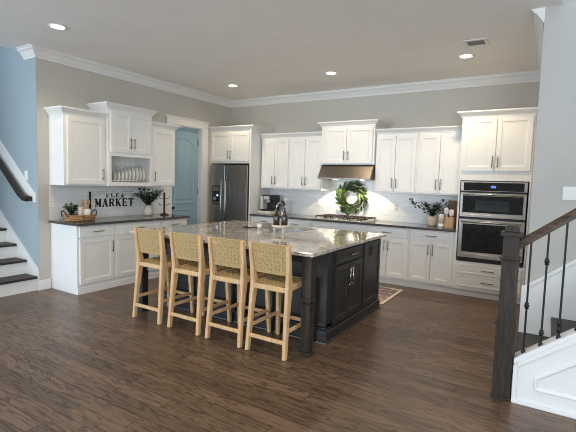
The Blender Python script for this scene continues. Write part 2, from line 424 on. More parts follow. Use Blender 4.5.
# ------------------------------------------------------------------ stairs on the right
SX, SY = 5.372, -3.42
rs = thing('staircase', 'white panelled staircase with dark treads rising off the right edge', 'stairs', (SX, SY, 0))
RI, RU = .182, .247
for i in range(7):
    x = i*RU; z = i*RI
    B(x, x+.025, .10, 1.098, 0 if i == 0 else z, z+RI-.032).build('riser', 'trim', rs)
    B(x-.025, x+RU+.02, .10, 1.098, z+RI-.032, z+RI).build('tread', 'tread', rs, .008)
SL = .755
top = lambda x: .268+SL*x
L = 7*RU+.1
kw = MB(); kw.prism([(.012, 0), (L, 0), (L, top(L)), (.012, top(.012))], 'y', .0, .10); kw.build('knee_wall', 'trim', rs)
cap = MB(); cap.prism([(.006, top(.006)), (L, top(L)), (L, top(L)+.04), (.006, top(.006)+.04)], 'y', -.012, .112); cap.build('cap_board', 'trim', rs, .003)
# raised edge mouldings on the face
fr = MB(); fr.box(.006, .03, -.014, 0, 0, top(.0)); fr.prism([(0.03, top(.03)-.035), (L, top(L)-.035), (L, top(L)), (.03, top(.03))], 'y', -.014, 0); fr.build('edge_moulding', 'trim', rs, .003)
pn = MB()
p0 = [(.135, .115), (L-.1, .115), (L-.1, top(L-.1)-.10-.06), (.135, .205)]
def inset(pts, d):
    out = []; N = len(pts)
    for i in range(N):
        a, b, c = Vector(pts[i-1]), Vector(pts[i]), Vector(pts[(i+1) % N])
        d1 = (b-a).normalized(); d2 = (c-b).normalized(); n1 = Vector((-d1.y, d1.x)); n2 = Vector((-d2.y, d2.x))
        m = (n1+n2)/(1+n1.dot(n2)); out.append(b+m*d)
    return out
def ring3(d, y): return [(p.x, y, p.y) for p in inset(p0, d)]
pn.rings([ring3(0, .0), ring3(.0, -.006), ring3(.006, -.014), ring3(.014, -.014), ring3(.026, -.003), ring3(.027, -.001)], cap1=True)
pn.build('panel_moulding', 'trim', rs)
sh = MB(); sh.box(.006, L, -.022, 0, 0, .022); sh.build('shoe_moulding', 'trim', rs, .004)
sk = MB(); sk.prism([(.0, .0), (L, 0.0), (L, .60+.79*L), (.0, .60)], 'y', 1.076, 1.0985)
sk.prism([(.0, .57), (L, .57+.79*L), (L, .61+.79*L), (.0, .61)], 'y', 1.066, 1.0985); sk.box(-.02, .03, 1.062, 1.0985, 0, .61)
sk.build('skirt_board', 'trim', rs, .003)
# railing: newel, handrail, balusters
rl = thing('stair_railing', 'dark wooden newel post and handrail with black iron balusters on the right', 'railing', (5.312, -3.385, 0))
nw = MB()
def sq(h, z0, z1): nw.box(-h, h, -h, h, z0, z1)
nw.box(-.064, .064, -.064, .064, 0, .02)
sq(.058, .02, .535); sq(.052, .535, 1.0); sq(.050, 1.0, 1.16)
nw.build('newel_post', 'walnut', rl, .004)
cpm = MB()
for h, z0, z1 in ((.066, .535, .55), (.062, .55, .565), (.064, .995, 1.012), (.060, .985, .995)): cpm.box(-h, h, -h, h, z0, z1)
cpm.build('collar_moulding', 'walnut', rl, .004)
nc = MB(); nc.box(-.068, .068, -.068, .068, 1.155, 1.185); nc.rings([[(a*h, b*h, z) for a, b in ((-1, -1), (1, -1), (1, 1), (-1, 1))] for h, z in ((.045, 1.185), (.045, 1.215), (.030, 1.225))], cap0=True)
nc.build('newel_cap', 'walnut', rl, .004)
SR = .765
rz = lambda x: 1.096+SR*(x-.045)     # rail centre, local x
hm = MB()
prof = [(-.030, -.028), (.030, -.028), (.034, .0), (.030, .024), (.016, .034), (-.016, .034), (-.030, .024), (-.034, .0)]
hm.rings([[(x, a, rz(x)+b*1.15) for a, b in prof] for x in (.045, 1.7)], cap0=True, cap1=True)
hm.build('handrail', 'rail', rl)
for k in range(16):
    x = .118+k*.098; zb = top(x-.06)+.04; zt = rz(x)-.03
    b = MB(); h = .0065
    b.box(x-h, x+h, -h, h, zb, zt)
    b.lathe([(.014, 0), (.015, .02), (.009, .032), (.008, .04)], (x, 0, zb-.012), 8)
    def knuckle(z): b.lathe([(.007, -.024), (.015, -.018), (.010, -.008), (.017, -.004), (.017, .004), (.010, .008), (.015, .018), (.007, .024)], (x, 0, z), 10)
    if k % 3 == 0: knuckle(zb+.33)
    elif k % 3 == 1: knuckle(zb+.575); knuckle(zb+.085)
    else: knuckle(zb+.10); knuckle(zb+.055)
    b.build('baluster', 'iron', rl)

# ------------------------------------------------------------------ cabinets
DP = [(.003, -.02), (.055, -.02), (.058, -.0165), (.063, -.014), (.068, -.0145), (.075, -.0125)]
DW = [(.003, -.02), (.03, -.02), (.034, -.015), (.045, -.015), (.05, -.0175)]
CROWN = [(0, 0), (.010, 0), (.012, .014), (.020, .022), (.040, .05), (.048, .055), (.050, .062), (.060, .064), (.060, .08), (0, .08)]
def pull(parent, x, z, length, vertical, y=-.02, mat='pull'):
    b = MB(); h = length/2; r = .0058; st_ = .03
    if vertical:
        b.tube([(x, y-st_, z-h), (x, y-st_, z+h)], r)
        for s in (-1, 1): b.tube([(x, y, z+s*h*.72), (x, y-st_, z+s*h*.72)], r*.9)
    else:
        b.tube([(x-h, y-st_, z), (x+h, y-st_, z)], r)
        for s in (-1, 1): b.tube([(x+s*h*.72, y, z), (x+s*h*.72, y-st_, z)], r*.9)
    return b.build('handle', mat, parent)
def add_door(root, x0, x1, z0, z1, yf, hx=None, hz=None, mat='cab', hl=.15, hm='pull'):
    o = MB().panel(x0, x1, z0, z1, [(i, y) for i, y in DP], 0).build('door', mat, root, loc=(0, yf, 0))
    if hx is not None: pull(o, hx, hz, hl, True, mat=hm)
    return o
def add_drawer(root, x0, x1, z0, z1, yf, mat='cab', hl=.15, hm='pull', handle=True):
    o = MB().panel(x0, x1, z0, z1, [(i*.8, y) for i, y in DW], 0).build('drawer', mat, root, loc=(0, yf, 0))
    if handle: pull(o, (x0+x1)/2, (z0+z1)/2, hl, False, mat=hm)
    return o
def cabinet_crown(root, w, d, z, left, right, d_back=0):
    p = []
    if left: p.append((0, d_back))
    p += [(0, -d), (w, -d)]
    if right: p.append((w, d_back))
    MB().mould(p, [(o, z+h) for o, h in CROWN]).build('crown', 'cab', root)
def upper(label, loc, rz, w, z1, d, doors, left, right, group, top_rail=.035, bot=.02):
    """doors: [(x0, x1, handle_x)] in local coordinates; root at the underside"""
    t = thing('wall_cabinet', label, 'cabinet', loc, rz, group)
    B(.0005, w-.0005, -d+.02, -.001, 0, z1).build('cabinet_body', 'cab', t, .002)
    for x0, x1, hx in doors: add_door(t, x0, x1, bot, z1-top_rail, -d+.02, hx, bot+.13)
    cabinet_crown(t, w, d-.02, z1-.012, left, right)
    return t
def base(label, loc, rz, w, d, cells, group, end=None, h=.868, toe=True):
    """cells: [(x0, x1, 'dd' | 'd')]: a drawer over one or two doors"""
    t = thing('base_cabinet', label, 'cabinet', loc, rz, group)
    b = MB(); b.box(.0005, w-.0005, -d+.02, -.001, .10, h)
    if toe: b.box(.0005, w-.0005, -d+.075, -.001, 0, .10)
    else: b.box(.0005, w-.0005, -d+.02, -.001, 0, .10); b.box(.0005, w-.0005, -d+.008, -d+.02, 0, .075)
    b.build('cabinet_body', 'cab', t, .002)
    for x0, x1, kind in cells:
        add_drawer(t, x0, x1, .715, .855, -d+.02, handle='nohandle' not in kind)
        if kind.startswith('dd'):
            m = (x0+x1)/2
            add_door(t, x0, m-.002, .125, .70, -d+.02, m-.03, .59); add_door(t, m+.002, x1, .125, .70, -d+.02, m+.03, .59)
        else: add_door(t, x0, x1, .125, .70, -d+.02, x1-.035, .57)
    return t
# --- left wall (local x = world y, front towards +x)
L90 = PI/2
UB = 1.36
gl = 'white cabinets on the left wall'
upper('white single door wall cabinet nearest the left stairs, beside the plate rack', (0, -3.637, UB), L90, .592, .905, .345, [(.045, .565, .53)], True, False, gl)
# middle cabinet with plate rack
mw_, md, mh = .745, .395, 1.055
mc = thing('wall_cabinet', 'taller white wall cabinet with two doors above an open plate rack', 'cabinet', (0, -3.044, UB), L90, gl)
b = MB(); b.box(.0005, mw_, -md+.02, -.001, .43, mh); b.box(.0005, .022, -md+.02, -.001, 0, .43); b.box(mw_-.022, mw_, -md+.02, -.001, 0, .43)
b.box(.022, mw_-.022, -md+.02, -.001, 0, .045); b.box(.022, mw_-.022, -.02, -.001, .045, .43)
b.build('cabinet_body', 'cab', mc, .002)
f = MB(); f.box(.0005, .04, -md, -md+.02, 0, .445); f.box(mw_-.04, mw_, -md, -md+.02, 0, .445); f.box(.04, mw_-.04, -md, -md+.02, 0, .055); f.box(.04, mw_-.04, -md, -md+.02, .41, .445)
f.build('face_frame', 'cab', mc, .002)
add_door(mc, .035, mw_/2-.002, .465, mh-.03, -md+.02, mw_/2-.03, .60); add_door(mc, mw_/2+.002, mw_-.03, .465, mh-.03, -md+.02, mw_/2+.03, .60)
cabinet_crown(mc, mw_, md-.02, mh-.012, True, True)
dw = MB()
dw.tube([(.022, -md+.05, .075), (mw_-.022, -md+.05, .075)], .004, 6)
for k in range(15):
    x = .07+k*.043; dw.tube([(x, -.06, .045), (x, -.06, .30)], .004, 6)
dw.tube([(.022, -.06, .20), (mw_-.022, -.06, .20)], .004, 6)
dw.build('plate_rack', 'cab', mc)
upper('white single door wall cabinet nearest the blue door, right of the plate rack', (0, -2.298, UB), L90, .508, .905, .345, [(.03, .475, .07)], False, True, gl)
# plates
pl0 = None
for k in range(9):
    if pl0 is None:
        b = MB(); b.lathe([(0, 0), (.060, 0), (.075, .006), (.122, .016), (.124, .020), (.120, .019), (.074, .010), (.058, .005), (0, .005)], (0, 0, 0), 28, 'x')
        p = b.build('dinner_plate', 'plate'); pl0 = p; p.rotation_euler = (0, 0, L90+.0)
    else: p = pl0.copy(); COL.objects.link(p)
    sc_ = min(1, .66+.06*k)
    p.scale = (sc_,)*3; p.rotation_euler = (0, 0, L90-.22)
    p.location = (.225, -2.86+k*.058, UB+.0455+.1245*sc_)
    tag(p, 'cream dinner plate standing on edge in the row of the open plate rack', 'plate', 'plates standing in the rack')
# base cabinets on the left
by0 = -3.632
gb = 'white base cabinets under the left counter'
base('white base cabinet at the near end of the left counter under the basket', (0, by0, 0), L90, .535, .60, [(.03, .515, 'd')], gb, toe=False)
base('white base cabinet in the middle of the left counter under the sign', (0, by0+.536, 0), L90, .78, .60, [(.02, .76, 'dd')], gb, toe=False)
base('white base cabinet at the far end of the left counter beside the blue door', (0, by0+1.317, 0), L90, .555, .60, [(.02, .535, 'd')], gb, toe=False)
tag(B(.0085, .635, by0-.03, by0+1.89, .8685, .90).build('countertop', 'counter', None, .004), 'dark stone countertop on the white cabinets along the left wall', 'countertop')

# --- back wall
gu = 'white wall cabinets on the range wall'
upper('white double door wall cabinet over the coffee maker next to the fridge surround', (1.0, 0, UB), 0, .592, .905, .345, [(.02, .295, .265), (.299, .58, .33)], False, False, gu)
upper('white double door wall cabinet immediately left of the range hood', (1.593, 0, UB), 0, .652, .905, .345, [(.012, .322, .292), (.326, .636, .356)], False, False, gu)
hc = thing('wall_cabinet', 'taller white double door cabinet above the range hood', 'cabinet', (2.246, 0, 1.79), 0, gu)
B(.0005, .919, -.385, -.001, 0, .625).build('cabinet_body', 'cab', hc, .002)
add_door(hc, .03, .456, .02, .585, -.385, .425, .14); add_door(hc, .46, .89, .02, .585, -.385, .49, .14)
cabinet_crown(hc, .92, .385, .605, True, True)
upper('white double door wall cabinet immediately right of the range hood', (3.167, 0, UB), 0, .645, .905, .345, [(.015, .318, .288), (.322, .628, .352)], False, False, gu)
upper('white double door wall cabinet beside the tall oven cabinet, above the potted greenery', (3.813, 0, UB), 0, .645, .905, .345, [(.025, .322, .292), (.326, .622, .356)], False, False, gu)
gbb = 'white base cabinets along the range wall'
base('white base cabinet under the coffee maker beside the fridge surround', (.982, 0, 0), 0, .61, .60, [(.025, .59, 'dd')], gbb)
base('white base cabinet just left of the cooktop cabinet', (1.593, 0, 0), 0, .645, .60, [(.02, .625, 'dd')], gbb)
base('white base cabinet beneath the gas cooktop', (2.239, 0, 0), 0, .94, .60, [(.02, .92, 'ddnohandle')], gbb)
base('white base cabinet just right of the cooktop, half hidden by the island', (3.180, 0, 0), 0, .644, .60, [(.02, .624, 'dd')], gbb)
base('white base cabinet next to the tall oven cabinet, fully in view', (3.825, 0, 0), 0, .632, .60, [(.02, .61, 'dd')], gbb)
tag(B(.982, 4.458, -.635, -.009, .8685, .90).build('countertop', 'counter', None, .004), 'dark stone countertop along the range wall under the wreath', 'countertop')
# --- fridge surround
fs = thing('fridge_cabinet', 'deep white two door cabinet surround above and around the refrigerator', 'cabinet', (.004, 0, 0))
b = MB(); b.box(.0, .025, -.60, -.001, 0, 1.795); b.box(.945, .972, -.62, -.001, 0, 2.40); b.box(0, .945, -.60, -.001, 1.795, 2.40)
b.build('cabinet_body', 'cab', fs, .002)
add_door(fs, .045, .485, 1.83, 2.345, -.60, .455, 1.95); add_door(fs, .489, .925, 1.83, 2.345, -.60, .52, 1.95)
MB().mould([(0.002, -.60), (.972, -.60), (.972, -.002)], [(o, 2.385+h) for o, h in CROWN]).build('crown', 'cab', fs)
fg = thing('refrigerator', 'dark stainless side by side refrigerator with water dispenser and bar handles', 'refrigerator', (.042, -.03, 0))
B(0, .892, -.54, 0, .0, 1.77).build('fridge_body', 'black', fg, .006)
for nm, x0, x1 in (('freezer_door', .004, .367), ('fridge_door', .373, .888)):
    d = B(x0, x1, -.615, -.545, .09, 1.765).build(nm, 'blacksteel', fg, .012)
    hx = x1-.045 if x0 < .1 else x0+.05
    h = MB(); h.tube([(hx, -.615, .82), (hx, -.66, .85), (hx, -.668, .95), (hx, -.668, 1.44), (hx, -.66, 1.52), (hx, -.615, 1.55)], [(.014, .012)]*6, 8); h.build('handle', 'chrome', d)
    if x0 < .1:
        r = B(.07, .255, -.618, -.614, 1.03, 1.38).build('dispenser', 'glass', d, .004)
        B(.09, .235, -.6195, -.6175, 1.28, 1.36).build('dispenser_display', 'blacksteel', d, .002)
        q = MB(); q.prism([(-.632, 1.05), (-.617, 1.05), (-.617, 1.075), (-.629, 1.06)], 'x', .085, .24); q.build('drip_tray', 'blacksteel', d)
        q = MB(); q.lathe([(.0, .0), (.020, .0), (.017, .012), (.0, .014)], (.20, -.618, 1.20), 14, 'y'); q.build('dispenser_glint', 'glint', d)  # glowing disc standing in for a bluish reflection on the dispenser
        q = MB(); q.prism([(-.632, 1.11), (-.618, 1.15), (-.618, 1.17), (-.634, 1.12)], 'x', .11, .17); q.build('dispenser_paddle', 'chrome', d)
B(.02, .87, -.60, -.545, .0, .085).build('kick_grille', 'black', fg)

# --- oven tower
ov_x = 4.459
oc = thing('oven_cabinet', 'tall white cabinet housing the wall ovens, two doors above and drawers below', 'cabinet', (ov_x, 0, 0))
w = .85
b = MB(); b.box(0, .02, -.60, -.001, .10, 2.42); b.box(w-.02, w, -.60, -.001, .1, 2.42); b.box(.02, w-.02, -.60, -.001, 1.575, 2.42); b.box(.02, w-.02, -.60, -.001, .10, .485); b.box(.02, w-.02, -.03, -.001, .485, 1.575)
b.box(0, w, -.54, -.001, 0, .10)
b.box(w, w+.06, -.585, -.565, .0, 2.42)
b.build('cabinet_body', 'cab', oc, .002)
add_door(oc, .025, .424, 1.70, 2.385, -.60, .395, 1.82); add_door(oc, .428, .828, 1.70, 2.385, -.60, .457, 1.82)
add_drawer(oc, .035, .815, .32, .452, -.60, hl=.15); add_drawer(oc, .035, .815, .145, .305, -.60, hl=.15)
MB().mould([(0, -.35), (0, -.60), (w, -.60), (w+.055, -.60)], [(o, 2.40+h) for o, h in CROWN]).build('crown', 'cab', oc)
wo = thing('wall_oven', 'stainless wall oven with microwave above and black glass doors', 'oven', (ov_x+.035, -.60, .49))
w = .78
B(.0, w, -.004, .50, .0, 1.078).build('oven_body', 'black', wo)
cpn = B(.0, w, -.03, -.005, .945, 1.072).build('control_panel', 'steel', wo, .004)
B(.035, w-.035, -.033, -.029, .952, 1.060).build('display_glass', 'glass', cpn, .002)
B(.365, .425, -.0345, -.0325, .99, 1.02).build('clock_display', 'led', cpn)
mwd = MB().panel(0, w, .60, .925, [(.004, -.035), (.033, -.035), (.036, -.031)], -.005).build('microwave_door', 'steel', wo)
B(.036, w-.036, -.034, -.029, .660, .885).build('door_glass', 'glass', mwd)
B(.19, w-.19, -.036, -.0335, .685, .825).build('window', 'glass2', mwd)
h = MB(); h.tube([(.04, -.07, .902), (w-.04, -.07, .902)], .010, 10)
for x in (.07, w-.07): h.tube([(x, -.035, .902), (x, -.07, .902)], .008, 8)
h.build('handle', 'chrome', mwd)
ovd = MB().panel(0, w, .055, .575, [(.004, -.035), (.05, -.035), (.053, -.031)], -.005).build('oven_door', 'steel', wo)
B(.053, w-.053, -.034, -.029, .135, .51).build('door_glass', 'glass', ovd)
h = MB(); h.tube([(.04, -.08, .54), (w-.04, -.08, .54)], .012, 10)
for x in (.07, w-.07): h.tube([(x, -.035, .54), (x, -.08, .54)], .009, 8)
h.build('handle', 'chrome', ovd)
B(.01, w-.01, -.012, -.004, .01, .045).build('vent_grille', 'black', wo)

# --- hood, cooktop, wreath
hd = thing('range_hood', 'stainless steel under cabinet range hood above the cooktop', 'hood', (2.25, -.0, 1.55))
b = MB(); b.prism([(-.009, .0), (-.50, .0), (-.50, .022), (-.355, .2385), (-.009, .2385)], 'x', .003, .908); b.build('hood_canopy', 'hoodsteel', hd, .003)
for x in (.22, .69):
    b = MB(); b.lathe([(.036, 0), (.036, -.004), (.03, -.006), (0, -.006)], (x, -.27, 0), 16); b.build('hood_lamp', 'hoodlamp', hd)
    d = bpy.data.lights.new('hood_light', 'SPOT'); d.energy = 27; d.color = (1, .82, .56); d.spot_size = 2.05; d.spot_blend = .12; d.shadow_soft_size = .035
    o = bpy.data.objects.new('hood_light', d); COL.objects.link(o); o.parent = hd; o.location = (x, -.27, -.012)
B(.28, .63, -.42, -.05, -.004, 0).build('hood_filter', 'blacksteel', hd)
b = MB(); b.lathe([(.012, 0), (.012, .006), (0, .007)], (.455, -.50, .018), 12, 'y'); b.build('hood_button', 'chrome', hd)
ct = thing('cooktop', 'stainless gas cooktop with black cast iron grates below the wreath', 'cooktop', (2.70, -.325, .90))
B(-.455, .455, -.265, .255, .0005, .012).build('cooktop_pan', 'steel', ct, .004)
for c in (-.295, 0, .295):
    g = MB(); h = .138
    for y in (-.225, -.08, .08, .225): g.box(c-h, c+h, y-.007, y+.007, .040, .054)
    for x in (-h+.007, -.05, .05, h-.007): g.box(c+x-.007, c+x+.007, -.232, .232, .040, .054)
    for x in (-h+.01, h-.01):
        for y in (-.22, .22): g.box(c+x-.008, c+x+.008, y-.008, y+.008, .012, .042)
    g.build('grate', 'castiron', ct, .002)
for x, y in ((-.295, -.11), (-.295, .11), (0, 0), (.295, -.11), (.295, .11)):
    b = MB(); b.lathe([(.045, .012), (.045, .022), (.032, .024), (.032, .030), (0, .031)], (x, y, 0), 16); b.build('burner', 'black', ct)
for k in range(5):
    b = MB(); b.lathe([(.018, .012), (.018, .03), (.014, .034), (0, .034)], (-.2+k*.1, -.249, 0), 12); b.build('knob', 'chrome', ct)
wr = thing('leaf_wreath', 'round green magnolia leaf wreath hanging on the tile over the cooktop', 'wreath', (2.68, -.012, 1.25))
b = MB(); n = 24
b.rings([[(math.cos(2*PI*i/n)*((.19)+.012*math.cos(2*PI*j/6)), -.022+.012*math.sin(2*PI*j/6), math.sin(2*PI*i/n)*((.19)+.012*math.cos(2*PI*j/6))) for j in range(6)] for i in range(n)]+[[((.19)+.012*math.cos(2*PI*j/6), -.022+.012*math.sin(2*PI*j/6), 0) for j in range(6)]], cap1=False)
b.build('twig_ring', 'stem', wr)
lv = MB()
for k in range(120):
    a = 2*PI*k/120+random.uniform(-.05, .05); lay = random.choice((-1, -.35, .3, 1))
    r = .188+lay*.042; base_ = (math.cos(a)*r, -.03-random.random()*.04, math.sin(a)*r)
    tang = Vector((-math.sin(a), 0, math.cos(a)))*-1; rad = Vector((math.cos(a), 0, math.sin(a)))
    d = tang+rad*(lay*.55+random.uniform(-.2, .2))+Vector((0, -random.uniform(.0, .55), 0))
    lv.leaf(base_, d, (random.uniform(-.4, .4), -1, random.uniform(-.4, .4)), random.uniform(.10, .125), random.uniform(.044, .056), .1)
lv.build('leaves', 'leaf', wr)
def outlet_at(label, x, y, z, rz=0):
    t = switch('wall_outlet', label, x, y, z); t.rotation_euler = (0, 0, rz); return t
outlet_at('white outlet plate on the tile left of the wreath', 2.03, -.0085, 1.13)
outlet_at('white outlet plate on the tile right of the wreath', 3.42, -.0085, 1.13)

# ------------------------------------------------------------------ island
IX0, IX1, IY0, IY1 = 1.585, 3.885, -3.63, -1.79
BX0, BX1, BY0, BY1 = 1.64, 3.85, -3.23, -1.84
il = thing('kitchen_island', 'charcoal kitchen island with corner posts, doors and drawer, under the granite slab', 'island', ((BX0+BX1)/2, (BY0+BY1)/2, 0))
ox, oy = (BX0+BX1)/2, (BY0+BY1)/2
b = MB()
b.box(BX0-ox, BX1-.02-ox, BY0-oy, BY1-oy, .0, .14)
for k in range(1):
    b.box(BX0-ox, BX1-.02-ox, BY0-oy, BY0+.02-oy, .14, .866); b.box(BX0-ox, BX1-.02-ox, BY1-.02-oy, BY1-oy, .14, .866)
    b.box(BX0-ox, BX0+.02-ox, BY0-oy, BY1-oy, .14, .866); b.box(BX1-.04-ox, BX1-.02-ox, BY0-oy, BY1-oy, .14, .866)
b.box(BX0-ox, BX1-.02-ox, BY0-oy, BY1-oy, .14, .17)
b.build('island_body', 'dark', il, .002)
bm_ = MB(); bm_.mould([(BX0-ox, BY0-oy), (BX0-ox, BY1-oy), (BX1-.02-ox, BY1-oy), (BX1-.02-ox, BY0-oy)], [(0, 0), (-.02, 0), (-.02, .10), (-.012, .115), (0, .12)], closed=True)
bm_.build('base_moulding', 'dark', il)
qr = MB(); qr.mould([(BX0-ox, BY0-oy), (BX0-ox, BY1-oy), (BX1-.02-ox, BY1-oy), (BX1-.02-ox, BY0-oy)], [(-.02, 0), (-.034, 0), (-.03, .012), (-.02, .016)], closed=True)
qr.build('shoe_moulding', 'dark', il)
# stool side beadboard panels
for k in range(4):
    x0 = BX0+.04+k*.55
    MB().panel(x0-ox, x0+.51-ox, .15, .84, [(.004, -.014), (.05, -.014), (.056, -.006)], 0).build('back_panel', 'dark', il, loc=(0, BY0-oy, 0))
# right face (front towards +x): local frame rotated
rf = bpy.data.objects.new('door_bank', None); COL.objects.link(rf); rf.parent = il; rf.rotation_euler = (0, 0, PI/2); rf.location = (BX1-.02-ox, BY0-oy, 0)
bpy.data.objects.remove(rf)
def facing(parts, dy=0):
    for o in parts:
        o.parent = il; o.rotation_euler = (0, 0, PI/2); o.location = (BX1-.02-ox, BY0-oy, 0)
nul = None
d1 = MB().panel(.125, .455, .14, .70, DP, 0).build('door', 'dark', il); pull(d1, .425, .555, .20, True, mat='chrome')
d2 = MB().panel(.459, .80, .14, .70, DP, 0).build('door', 'dark', il); pull(d2, .49, .555, .20, True, mat='chrome')
d3 = MB().panel(.125, .80, .715, .845, DW, 0).build('drawer', 'dark', il); pull(d3, .53, .78, .17, False, mat='chrome')
ep = MB().panel(.86, 1.37, .14, .845, [(.003, -.018), (.05, -.018), (.056, -.010), (.07, -.010)], 0).build('end_panel', 'dark', il)
op = B(1.035, 1.115, -.016, -.0102, .685, .80).build('outlet_plate', 'black', il, .002)
for zz in (.718, .765):
    s_ = MB(); s_.lathe([(.016, 0), (.016, .003)], (1.075, -.016, zz), 12, 'y'); s_.build('socket', 'iron', op)
facing([d1, d2, d3, ep, op])
# corner posts under the overhang
for cx in (1.70, 3.812):
    cy = -3.552; x = cx-ox; y = cy-oy
    p = MB()
    def s2(h, z0, z1): p.box(x-h, x+h, y-h, y+h, z0, z1)
    s2(.050, 0, .03); s2(.036, .03, .05); s2(.043, .05, .44)
    s2(.046, .44, .455); s2(.036, .455, .475); s2(.049, .475, .50); s2(.046, .50, .866)
    p.build('corner_post', 'dark' if cx < 2 else 'walnut', il, .005)
ap = MB(); ap.box(1.70-ox, 3.812-ox, -3.575-oy, -3.535-oy, .80, .866); ap.box(1.68-ox, 1.72-ox, -3.55-oy, BY0-oy, .80, .866); ap.box(3.79-ox, 3.832-ox, -3.55-oy, BY0-oy, .80, .866)
ap.build('apron', 'dark', il, .002)
# granite slab with the sink cut-out
sx0, sx1, sy0, sy1 = 2.33, 3.03, -2.38, -1.95
g = MB(); z0, z1 = .867, .90
outer = [(IX0, IY0), (IX1, IY0), (IX1, IY1), (IX0, IY1)]; inner = [(sx0, sy0), (sx1, sy0), (sx1, sy1), (sx0, sy1)]
def rect(p, z, i=0):
    cx, cy = sum(q[0] for q in p)/4, sum(q[1] for q in p)/4
    return [(x-i*(1 if x > cx else -1), y-i*(1 if y > cy else -1), z) for x, y in p]
g.rings([rect(inner, z0), rect(outer, z0, .003), rect(outer, z0+.004), rect(outer, z1-.005), rect(outer, z1, .005), rect(inner, z1), rect(inner, z0)], cap1=False)
tag(g.build('countertop', 'granite'), 'pale speckled glossy granite slab on top of the island', 'countertop')
sk = thing('kitchen_sink', 'stainless undermount sink set into the island granite', 'sink', ((sx0+sx1)/2, (sy0+sy1)/2, .645))
b = MB(); hx, hy = (sx1-sx0)/2+.004, (sy1-sy0)/2+.004
def rc(h1, h2, z): return [(-h1, -h2, z), (h1, -h2, z), (h1, h2, z), (-h1, h2, z)]
b.rings([rc(hx+.015, hy+.015, .22), rc(hx, hy, .22), rc(hx-.01, hy-.01, .01), rc(.03, .03, .0)], cap1=True)
b.rings([rc(hx+.015, hy+.015, .218), rc(hx+.004, hy+.004, .218), rc(hx, hy, .0)], cap1=True)
b.build('basin', 'steel', sk)
b = MB(); b.lathe([(.04, .001), (.04, .006), (.03, .004), (0, .004)], (0, 0, 0), 16); b.build('drain', 'chrome', sk)
fc = thing('kitchen_faucet', 'tall chrome gooseneck faucet standing behind the soap tray', 'faucet', (2.735, -2.44, .90))
b = MB(); b.lathe([(.026, .0005), (.026, .02), (.018, .03), (.016, .10), (.013, .11)], n=16); b.build('faucet_base', 'chrome', fc)
b = MB(); pts = [(0, 0, .10), (0, 0, .26)]+[(0, .07-.07*math.cos(PI*k/8), .26+.07*math.sin(PI*k/8)) for k in range(1, 9)]+[(0, .14, .22)]
b.tube(pts, .011, 10); b.lathe([(.014, .16), (.016, .17), (.015, .225), (.011, .23)], (0, .14, 0), 12); b.build('spout', 'chrome', fc)
b = MB(); b.tube([(.015, 0, .07), (.05, 0, .085), (.09, 0, .12)], [.008, .007, .006], 8); b.build('lever', 'chrome', fc)
# soap tray
tr = thing('footed_tray', 'small footed whitewashed tray holding two soap bottles on the island', 'tray', (2.90, -2.60, .90))
b = MB(); b.lathe([(0, .066), (.098, .066), (.102, .070), (.102, .092), (.094, .092), (.092, .080), (0, .080)], n=28); b.build('tray_top', 'tray', tr)
for k in range(3):
    a = PI*.5+k*2*PI/3
    b = MB(); b.lathe([(.010, .0005), (.014, .008), (.009, .02), (.014, .04), (.016, .066)], (math.cos(a)*.066, math.sin(a)*.066, 0), 12); b.build('foot', 'tray', tr)
for k, (dx, lab) in enumerate(((-.046, 'left amber pump bottle on the footed tray, nearer the fridge'), (.046, 'right amber pump bottle on the footed tray, nearer the oven'))):
    t = thing('soap_bottle', lab, 'bottle', (2.90+dx*.85, -2.60+dx*.53, .981), .3, 'soap bottles on the footed tray')
    b = MB(); b.lathe([(0, 0), (.034, 0), (.037, .005), (.037, .105), (.030, .125), (.014, .138), (.013, .152), (0, .152)], n=20); b.build('bottle_body', 'amber', t)
    b = MB(); b.lathe([(.016, .150), (.016, .166), (.007, .168), (.005, .19), (.012, .192), (.012, .202), (0, .203)], n=14); b.tube([(0, 0, .197), (.0, -.045, .195)], .005, 8); b.build('pump', 'black', t)
# dish items at the sink
b = MB(); b.lathe([(0, 0), (.025, 0), (.034, .06), (.032, .06), (.024, .004), (0, .004)], n=16)
t = tag(b.build('small_cup', 'white', None, loc=(2.50, -2.45, .9005)), 'small white cup beside the sink to the left of the soap tray', 'cup')
b = MB(); b.tube([(0, 0, .008), (.10, .03, .010), (.19, .045, .013)], [.008, .007, .006], 8); b.box(-.045, .0, -.014, .014, .0, .022)
tag(b.build('dish_brush', 'black', None, loc=(2.34, -2.50, .9005)), 'black dish brush lying on the granite left of the soap tray', 'brush')

# rug
rg = thing('kitchen_rug', 'faded red patterned rug on the floor behind the island', 'rug', (3.0, -1.24, 0))
B(-.84, .84, -.445, .445, .0005, .008).build('rug_field', 'rug', rg)
b = MB(); b.box(.80, .84, -.445, .445, .008, .0095); b.box(-.84, -.80, -.445, .445, .008, .0095); b.box(-.8, .8, -.445, -.41, .008, .0095); b.box(-.8, .8, .41, .445, .008, .0095); b.build('rug_border', 'rugedge', rg)

